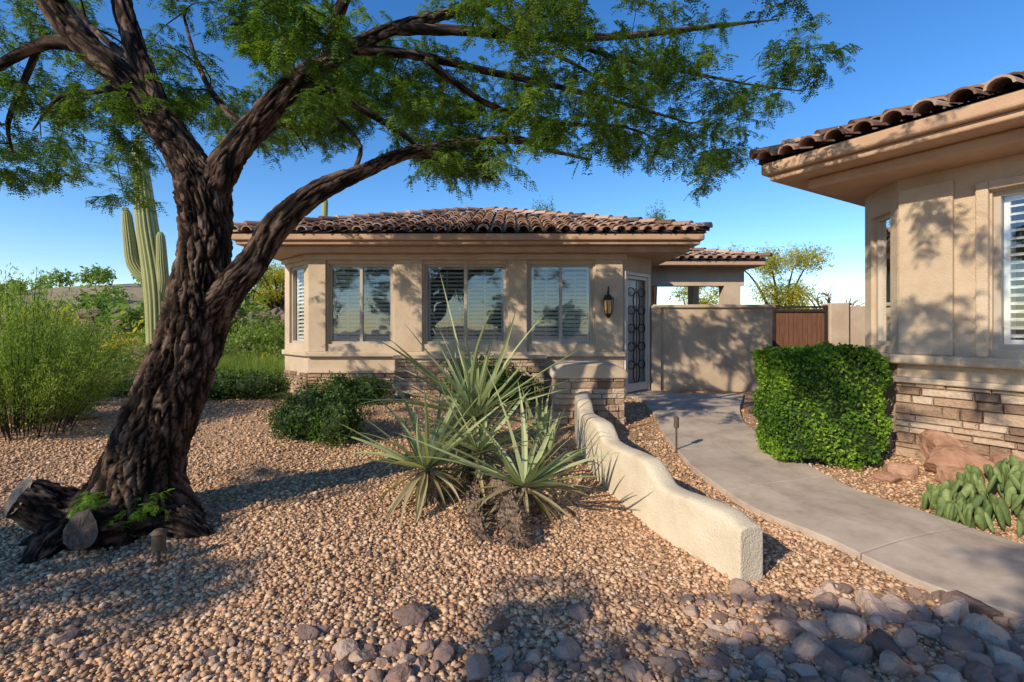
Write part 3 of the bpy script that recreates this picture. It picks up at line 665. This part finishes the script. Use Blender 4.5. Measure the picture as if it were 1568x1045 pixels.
tube(m,[sv(497,520,17),sv(497,360,17),sv(498,310,17),sv(499,304,17)],[.12,.1,.1,.02],40,.15,ribs(12,.17))
sg2=wempty('saguaro_cactus',sv(497,520,17)); m.build('ribbed_stems',SAG,sg2,smooth=True)
# ---------------------------------------------------------------- mesquite tree
mt=wempty('mesquite_tree',(-3.06,4,0)); wood=MB(); skel=[]
def barkfn(seed,fr=1.0,depth=.11,flare=False):
    def f(th,c,s,al,r,p):
        tw=al*.9; cc,sn=math.cos(th+tw),math.sin(th+tw)
        q=Vector((cc*r*19*fr,sn*r*19*fr,al*4.2*fr+seed)); wv=noise.noise(q*.6)*1.0
        n1=noise.noise(q+Vector((wv,wv,wv))); n2=noise.noise(Vector((q.x*1.9,q.y*1.9,q.z*2.4))+Vector((5,9,1)))
        crack=max(0,1-abs(n1)/.24); c2=max(0,1-abs(n2)/.18)*.6
        k=max(crack,c2)
        rr=r*(1+.12*noise.noise(Vector((cc*1.6,sn*1.6,al*1.3+seed))))
        if flare:
            fl=max(0,1-(p.z-.0)/.7); rr*=1+fl*fl*(.45+.35*math.sin(th*5+1)+.2*math.sin(th*3))
        d=min(depth*r*1.6,.042)
        return rr-d*k+.4*d*noise.noise(q*3), max(0,min(1,.76-.86*k+.55*noise.noise(q*.8)))
    return f
def limb(P,rad,sides=24,step=.05,fr=1.0,flare=False,reg=True):
    pts,rs=tube(wood,[sv(*p) for p in P],rad,sides,step,barkfn(R(0,50),fr,.13 if sides>30 else .1,flare))
    if reg:
        for p,r in list(zip(pts,rs))[::2]: skel.append((p,r))
limb([(195,835,4.05),(208,780,4.05),(228,690,4.03),(262,600,4.02),(288,530,4.0),(305,470,4.0),(313,400,4.0),(316,340,4.0),(310,290,4.0),(285,235,3.98)],[.38,.33,.285,.255,.245,.235,.19,.19,.20,.13],170,.017,1,True,False)
limb([(275,560,4.0),(312,492,3.99),(350,445,3.98),(388,400,4.0),(425,345,4.05),(490,292,4.2),(560,262,4.4),(620,236,4.6),(700,222,4.9),(790,214,5.2),(850,232,5.5),(905,245,5.8)],[.15,.16,.135,.115,.11,.09,.07,.058,.05,.042,.028,.012],80,.022)
limb([(315,330,4.0),(288,250,3.98),(245,185,3.95),(195,125,3.9),(130,68,3.85),(85,10,3.8),(40,-80,3.7),(0,-190,3.7)],[.16,.155,.13,.115,.11,.10,.08,.04],80,.022)
limb([(262,215,3.97),(232,140,3.95),(205,70,4.0),(186,0,4.1),(170,-110,4.3),(190,-230,4.6)],[.09,.095,.08,.075,.06,.03],48,.035)
limb([(312,340,4.0),(335,272,4.0),(372,215,4.05),(420,160,4.1),(462,118,4.2),(505,95,4.3),(560,62,4.45),(620,38,4.6),(720,12,4.9),(850,-30,5.2),(980,-70,5.6)],[.13,.13,.11,.10,.09,.08,.065,.055,.05,.035,.015],80,.025)
L2=[([(495,100,4.25),(512,40,4.3),(535,-30,4.4),(600,-160,4.6)],[.05,.045,.04,.02]),
([(455,130,4.2),(520,148,4.35),(575,180,4.5),(625,212,4.7),(660,250,4.9)],[.045,.04,.035,.026,.01]),
([(540,75,4.4),(640,85,4.7),(740,108,5.0),(850,132,5.3),(950,158,5.6),(1060,190,5.9)],[.05,.045,.038,.032,.024,.01]),
([(600,45,4.55),(720,48,4.8),(840,58,5.0),(960,55,5.3),(1080,42,5.5),(1190,30,5.7)],[.055,.05,.045,.038,.028,.008]),
([(650,88,4.7),(700,130,4.9),(760,165,5.2),(850,188,5.5),(960,196,5.8),(1040,230,6.0)],[.036,.034,.03,.024,.016,.008]),
([(850,58,5.0),(950,90,5.3),(1050,110,5.6),(1150,130,5.9),(1230,140,6.0)],[.03,.026,.02,.013,.006]),
([(600,243,4.55),(650,240,4.8),(720,262,5.2),(760,280,5.5)],[.03,.024,.016,.007]),
([(540,270,4.35),(552,225,4.4),(525,190,4.5),(500,165,4.6)],[.024,.02,.016,.008]),
([(130,72,3.85),(75,65,3.8),(25,85,3.8),(-40,120,3.8),(-150,130,3.9)],[.06,.05,.04,.03,.015]),
([(60,68,3.8),(35,130,3.9),(12,190,4.0),(20,235,4.1)],[.03,.025,.018,.007]),
([(215,100,3.95),(160,60,4.2),(120,20,4.6),(60,-30,5.0)],[.04,.03,.025,.012]),
([(205,125,3.9),(150,140,4.2),(90,150,4.6),(50,200,5.0)],[.03,.024,.018,.008]),
([(385,205,4.05),(330,150,4.4),(300,90,4.8),(280,20,5.2)],[.035,.028,.022,.012]),
([(345,255,4.0),(400,215,4.6),(440,190,5.2),(470,230,5.6)],[.025,.02,.014,.007]),
([(720,12,4.9),(800,60,5.5),(900,110,6.2),(1000,180,6.6)],[.034,.028,.022,.01]),
([(40,-80,3.7),(-100,-150,3.2),(-300,-200,2.8)],[.05,.035,.02]),
([(85,10,3.8),(120,-150,3.2),(200,-400,2.6)],[.05,.04,.02]),
([(512,40,4.3),(600,-150,3.4),(800,-500,2.6)],[.04,.035,.02])]
for P,r in L2: limb(P,r,14,.07,1.4)
bot=[(-700,250),(-200,280),(0,290),(150,290),(195,325),(240,190),(330,215),(400,235),(480,225),(560,215),(640,275),(750,280),(800,225),(880,240),(1000,250),(1080,305),(1110,270),(1180,165),(1280,125),(1320,80),(1440,30),(1560,-30),(1700,-80)]
bx=np.array([b[0] for b in bot]);by=np.array([b[1] for b in bot])
ends=[];tries=0
def zlow(x,y): return EYE+(500-np.interp(784+750*x/y,bx,by))/750*y+.12
while len(ends)<380 and tries<60000:
    tries+=1; x,y,z=R(-6.8,5.5),R(3.3,7.4),R(2.4,5.6)
    zb=zlow(x,y)
    if z<zb or z>5.7-.05*(x+1)**2: continue
    if x>-1 and y<4.0 and z<3.8+.3*x: continue
    if y>7 and x<-4.5: continue
    if y<4.3 and x<-1 and R(0,1)<.6: continue
    p=Vector((x,y,z))
    if noise.noise(p*1.05+Vector((3,1,7)))<.0: continue
    if (z-zb)>1.0 and R(0,1)<.5: continue
    ends.append(p)
cc_=[]
while len(cc_)<16:
    x,y,z=R(-5.2,.6),R(5.4,7.6),R(3.8,5.3)
    if z>zlow(x,y)+.1: cc_.append(Vector((x,y,z)))
for _ in range(85): ends.append(random.choice(cc_)+Vector((R(-.33,.33),R(-.33,.33),R(-.1,.22))))
cc_=[Vector((R(-1.2,2.3),R(.4,2.6),R(4.4,5.3))) for _ in range(13)]
for _ in range(72): ends.append(random.choice(cc_)+Vector((R(-.35,.35),R(-.35,.35),R(-.22,.22))))
cc_=[Vector((R(-8,-4.6),R(-.5,2.5),R(3.4,5.0))) for _ in range(7)]
for _ in range(30): ends.append(random.choice(cc_)+Vector((R(-.4,.4),R(-.4,.4),R(-.25,.25))))
SP=np.array([s[0][:] for s in skel]); SR=[s[1] for s in skel]
ends.sort(key=lambda p: float(((SP-np.array(p[:]))**2).sum(1).min()))
nodes=[tuple(s) for s in SP]; nr=list(SR)
NA=np.zeros((20000,3)); NA[:len(nodes)]=SP; cnt=len(nodes)
tips=[]
fine=MB()
for p in ends:
    d=((NA[:cnt]-np.array(p[:]))**2).sum(1); i=int(d.argmin()); a=Vector(NA[i]); L=(p-a).length
    if L<.05: continue
    q=a.lerp(p,.5)+Vector((R(-.12,.12),R(-.12,.12),R(.0,.16)))*min(1,L)*1.2
    r0=min(nr[i]*.7,.008+.010*L); r1=.0035
    pts,rs=tube(fine,[a,q,p],[r0,(r0+r1)/2,r1],5,.12,cap=False,rr=.4)
    for s,r in zip(pts[1:],rs[1:]):
        if cnt<20000: NA[cnt]=s[:]; nr.append(r); cnt+=1
    tips.append((p,(p-a).normalized(),pts))
wood.build('trunk_and_limbs',BARK,mt,smooth=True); fine.build('branchlets',BARK,mt,smooth=True)
def twig():
    C=[];A=[];Nn=[];L=R(.22,.34)
    nl=8
    for j in range(nl):
        t=(j+1)/nl; base=np.array([t*L,0,-.22*L*t*t]); az=R(-1.4,1.4)+(math.pi/2 if j%2 else -math.pi/2)*.6; el=R(-1.1,.2)
        for pin in (-.35,.35):
            d=np.array([math.cos(az+pin)*math.cos(el),math.sin(az+pin)*math.cos(el),math.sin(el)]); s=np.cross(d,[0,0,1]); s/=np.linalg.norm(s)+1e-9; ll=R(.07,.115)
            for k in range(6):
                tt=(k+1)/6*ll; pos=base+d*tt+np.array([0,0,-.35*tt*tt/.12])
                for sg_ in (-1,1):
                    a=s*sg_*.85+d*.5; a/=np.linalg.norm(a); C.append(pos+a*.012); A.append(a); Nn.append(d)
    return np.array(C),np.array(A),np.array(Nn)
TW=[twig() for _ in range(6)]
def foliage(tips,per,spread,name,parent,mat,scale=1.0,keep=1.0):
    VV=[];QQ=[]
    for (p,dr,pts) in tips:
        tone=R(-.28,.25)
        for _ in range(per):
            C,A,D=TW[random.randrange(6)]; a=R(0,6.283); tl=R(-.5,.25); s=R(.75,1.2)*scale
            ca,sa=math.cos(a),math.sin(a); ct,st=math.cos(tl),math.sin(tl)
            M=np.array([[ca,-sa,0],[sa,ca,0],[0,0,1]])@np.array([[ct,0,-st],[0,1,0],[st,0,ct]])
            o=np.array(p[:])+np.array([R(-1,1),R(-1,1),R(-.7,.6)])*spread
            sel=rng.random(len(C))<keep
            c=(C[sel]@M.T)*s+o; aa=A[sel]@M.T; dd=D[sel]@M.T; b=dd+rng.normal(size=dd.shape)*.25
            l=.0150*s; w_=.0066*s
            VV.append(np.stack([c-aa*l,c-b*w_,c+aa*l,c+b*w_],1).reshape(-1,3))
            QQ.append(np.repeat(np.clip(.45+tone+rng.uniform(-.25,.25,len(c))+R(-.1,.2),0,1),4))
    V=np.vstack(VV); o=npmesh(name,V-np.array(parent.location[:]),np.arange(len(V)).reshape(-1,4),mat,parent,np.concatenate(QQ)); return o
foliage(tips,6,.12,'foliage',mt,L_MESQ,1.05)
st=MB()
def stub(P,rad): tube(st,P,rad,72,.02,barkfn(R(0,50),1.1,.14))
stub([(-2.95,3.95,.02),(-3.0,3.7,.1),(-3.02,3.45,.16)],[.2,.155,.14])
stub([(-3.2,4.0,.0),(-3.45,3.85,.12),(-3.72,3.72,.30)],[.26,.2,.15])
stub([(-3.4,3.9,-.03),(-3.35,3.6,.03),(-3.3,3.35,-.05)],[.16,.14,.08])
stub([(-2.8,4.0,0),(-2.55,3.85,.02),(-2.3,3.8,-.08)],[.2,.12,.05])
st.build('stump_stubs',BARK,mt,smooth=True)
def disc(c,d,r,mat):
    cu=MB(); d=Vector(d).normalized(); a=d.cross(Vector((0,0,1))).normalized(); b=d.cross(a); V=[Vector(c)+d*.02]; K=40
    for ring_ in (.35,.7,1.0):
        for k in range(K):
            rr=r*ring_*(1+.05*math.sin(k*.47)+R(-.015,.015)); V.append(Vector(c)+a*math.cos(k/K*6.283)*rr+b*math.sin(k/K*6.283)*rr+d*(.02+R(-.004,.004)-.01*(ring_==1.0)))
    F=[(0,k+1,(k+1)%K+1) for k in range(K)]
    for q in (0,1): F+=[(1+q*K+k,1+q*K+(k+1)%K,1+(q+1)*K+(k+1)%K,1+(q+1)*K+k) for k in range(K)]
    cu.add(V,F); cu.build('sawn_face',mat,mt)
disc((-3.02,3.44,.165),(-.08,-1,.22),.13,CUT); disc((-3.73,3.71,.31),(-.45,-.75,.5),.14,PALE)
sk=[];
for c in ((-3.2,3.72,.28),(-2.85,3.72,.22)):
    for _ in range(11): sk.append((Vector(c)+Vector((R(-.14,.14),R(-.08,.08),R(-.04,.10))),Vector((0,0,1)),None))
foliage(sk,2,.04,'basal_suckers',mt,L_HEDGE,.5)
# neighbouring mesquites behind the station (cast shade over the foreground)
def shade_tree(bx_,by_,cxm,cym,sx,sy,nc,nt_,zr=(3.4,4.8)):
    mt2=wempty('mesquite_tree',(bx_,by_,0)); w2=MB()
    trunk=[(bx_,by_,-.1),(bx_+.1,by_+.1,1),(bx_*.6+cxm*.4,by_*.6+cym*.4,2.2),(bx_*.2+cxm*.8,by_*.2+cym*.8,3.3),(cxm,cym,4.2)]
    tube(w2,trunk,[.2,.17,.14,.1,.04],24,.1,barkfn(3)); t2=[]
    cc_=[Vector((cxm+R(-sx,sx),cym+R(-sy,sy),R(*zr))) for _ in range(nc)]
    for _ in range(nt_):
        p=random.choice(cc_)+Vector((R(-.3,.3),R(-.3,.3),R(-.2,.2))); a=Vector(trunk[random.choice([2,3,4])]); q=a.lerp(p,.5)+Vector((0,0,.2)); tube(w2,[a,q,p],[.035,.02,.004],5,.25); t2.append((p,None,None))
    w2.build('trunk_and_limbs',BARK,mt2,smooth=True); foliage(t2,8,.2,'foliage',mt2,L_MESQ,1.3)
shade_tree(-4.2,-4.0,-2.75,-2.7,1.7,1.05,18,80)
shade_tree(-9.3,-2.4,-8.0,-1.6,1.5,1.0,9,34,(3.2,4.4))
# ---------------------------------------------------------------- background trees
def bgtree(name,x,y,ht,cr,mat,n,leaf,bare=False,lift=.55):
    e=wempty(name,(x,y,h(x,y))); m=MB(); g=h(x,y); bl=[]
    for k in range(16):
        a=R(0,6.28); r=R(.2,1)*cr; p=Vector((x+r*math.cos(a),y+r*math.sin(a),g+ht*R(lift,1)))
        mid=Vector((x,y,g+ht*.3)).lerp(p,.5)+Vector((0,0,.1*ht)); tube(m,[(x,y,g-.1),(x+.1*math.cos(a),y,g+ht*.25),mid,p],[.10,.08,.04,.01],6,.4)
        if bare:
            for _ in range(8):
                q=p+Vector((R(-1,1),R(-1,1),R(-.2,.9)))*cr*.45; tube(m,[mid.lerp(p,R(.2,.9)),p.lerp(q,.5),q],[.02,.012,.004],4,.5)
        bl.append((p[:],(cr*.38,cr*.38,ht*.14)))
    m.build('trunk_and_limbs',BARK if not bare else SHAG,e)
    if not bare:
        V,F,q=blobcloud(bl,n,leaf,.1,.3,.3); npmesh('foliage',V-np.array(e.location[:]),F,mat,e,q)
bgtree('palo_verde_tree',9.9,18,4.0,1.8,L_YEL,24000,.05,lift=.3)
bgtree('palo_verde_tree',7.6,21,3.2,1.5,L_YEL,8000,.06,lift=.3)
bgtree('bare_tree',13.2,20.5,3.0,1.2,L_DRY,0,.05,bare=True)
bgtree('palo_verde_tree',-9.5,20,2.6,1.6,L_YEL,8000,.06)
bgtree('mesquite_tree_distant',-13.5,24,3.0,1.8,L_SAGE,9000,.07)
bgtree('palo_verde_tree',6.0,21,6.0,.6,L_SAGE,3500,.06,lift=.8)
bgtree('palo_verde_tree',1.6,24,6.8,.6,L_SAGE,3500,.06,lift=.85)
for (x,y,s) in ((-9,-22,4.2),(-1,-27,3.8),(5,-24,3.2),(12,-22,5),(-18,-24,5)):
    bgtree('street_tree',x,y,s,2.4,L_DARK,4000,.13,lift=.35)
# ---------------------------------------------------------------- yuccas
Dd=[]
def yucca(bx,by,z0,zc,n,ln,spread=1.25,dead=0,lean=(0,0)):
    e=wempty('yucca_plant',(bx,by,z0)); m=MB(); cx,cy=bx+lean[0],by+lean[1]
    def f(th,c,s,al,r,p):
        k=noise.noise(Vector((c*6,s*6,al*9))); saw=(al*14+.3*math.sin(th*3))%1
        return r*(1+.4*k+.35*saw),.5
    tube(m,[(bx,by,z0-.08),((bx+cx)/2+.02,(by+cy)/2,(z0+zc)/2),(cx,cy,zc)],[.08,.06,.04],32,.015,f)
    for _ in range(190):
        t=R(0,1); p=Vector((bx,by,z0)).lerp(Vector((cx,cy,zc)),t); a=R(0,6.28); r=.06; q=p+Vector((math.cos(a)*r,math.sin(a)*r,0)); o_=q+Vector((math.cos(a)*R(.03,.14),math.sin(a)*R(.03,.14),R(-.14,.06))); sdv=Vector((-math.sin(a),math.cos(a),0))*.012
        m.add([q-sdv,q+sdv,o_],[(0,1,2)],R(0,1))
    m.build('shaggy_trunk',SHAG,e,smooth=False)
    B=MB()
    for k in range(n+dead):
        isd=k>=n
        az=R(0,6.283); el=(1.5-spread*math.sqrt(R(0,1))) if not isd else R(-.9,.1); L=ln*R(.6,1.15)*(1 if not isd else .55); w=R(.018,.028)
        d=Vector((math.cos(az)*math.cos(el),math.sin(az)*math.cos(el),math.sin(el))); p=Vector((cx,cy,zc))+d*.03; V=[];S=14
        droop=R(.0,.75)*(1.3-math.sin(max(el,0))); side=d.cross(Vector((0,0,1))).normalized(); tws=R(-.9,.9); sw=R(-.5,.5)
        if isd: droop=R(.6,1.5)
        for i in range(S+1):
            t=i/S; ww=w*(1-t**1.8)*(.8+.6*min(1,t*4))*.85+.0008
            up=side.cross(d).normalized(); s2=(side*math.cos(tws*t)+up*math.sin(tws*t))
            V+= [p-s2*ww+up*ww*.45,p-up*.002,p+s2*ww+up*ww*.45]
            p=p+d*(L/S); d=(d+Vector((0,0,-1))*droop*t/S*1.8+side*sw/S).normalized(); side=d.cross(Vector((0,0,1))).normalized() if abs(d.z)<.98 else side
        F=[]
        for i in range(S):
            a=i*3; F+=[(a,a+1,a+4,a+3),(a+1,a+2,a+5,a+4)]
        rr=[R(.15,.95)]*len(V)
        if isd: Dd.append((V,F))
        else: B.add(V,F,rr)
    B.build('blades',L_YUC,e)
    if Dd:
        m=MB()
        for V,F in Dd: m.add(V,F,R(.2,1))
        m.build('dead_blades',L_DRY,e); Dd.clear()
yucca(-.72,4.40,.05,.32,36,1.12,dead=30,lean=(-.05,-.02),spread=1.4)
yucca(-.36,5.0,.05,.66,50,1.30,dead=44,lean=(-.02,0),spread=1.2)
yucca(.04,4.05,.03,.26,30,.95,dead=34,lean=(.06,.03),spread=1.3)
yucca(-.30,4.55,.03,.42,18,.9,dead=34,spread=1.1)
yucca(.36,5.1,.03,.22,14,.75,dead=8,spread=.9)
m=MB()
def f2(th,c,s,al,r,p):
    return r*(1+.45*noise.noise(Vector((c*6,s*6,al*9)))+.4*((al*14+.3*math.sin(th*3))%1)),.5
tube(m,[(-.25,4.75,.2),(-.08,4.2,.22),(.0,3.85,.12),(.06,3.55,.0)],[.07,.075,.075,.06],32,.015,f2)
tube(m,[(-.35,4.6,.1),(-.3,4.1,.08),(-.22,3.62,.02)],[.06,.055,.04],32,.015,f2)
for _ in range(620):
    A_,B_=random.choice([((-.25,4.75,.2),(-.04,4.0,.17)),((-.04,4.0,.17),(.06,3.55,.02)),((-.35,4.6,.1),(-.22,3.62,.03))])
    p=Vector(A_).lerp(Vector(B_),R(0,1)); d=Vector((R(-1,1),R(-1,.4),R(-.2,1))).normalized(); q=p+d*.07; o_=q+d*R(.04,.14)+Vector((0,-.03,-.03)); s_v=d.cross(Vector((0,0,1))).normalized()*.012
    m.add([q-s_v,q+s_v,o_],[(0,1,2)],R(0,1))
m.build('dead_yucca_trunk',SHAG)
# ---------------------------------------------------------------- path lights
def pathlight(x,y,hh,r):
    e=wempty('path_light',(x,y,h(x,y))); m=MB(); g=h(x,y); tube(m,[(x,y,g-.05),(x,y,g+hh)],[.012,.012],10,.3)
    c=Vector((x,y,0)); ngon(m,c,r,r,g+hh-.11,g+hh,16); ngon(m,c,r*1.25,r*.6,g+hh,g+hh+.025,16); ngon(m,c,.03,.03,g-.01,g+.02,12); m.build('bollard',BRONZE,e,bevel=.003)
pathlight(-2.38,3.3,.22,.042); pathlight(1.93,5.75,.42,.03)
n=1800; x=rng.uniform(-5,3,n);y=rng.uniform(2,8,n);k=~inpath(x,y);x=x[k];y=y[k]
C=np.stack([x,y,H(x,y)+.025],1); V,F=leafquads(C,np.tile([0,0,1.],(len(x),1)),.016,.22,.3); npmesh('leaf_litter',V,F,L_DRY,None,np.repeat(rng.uniform(0,1,len(x)),4))
print('tips',len(tips))
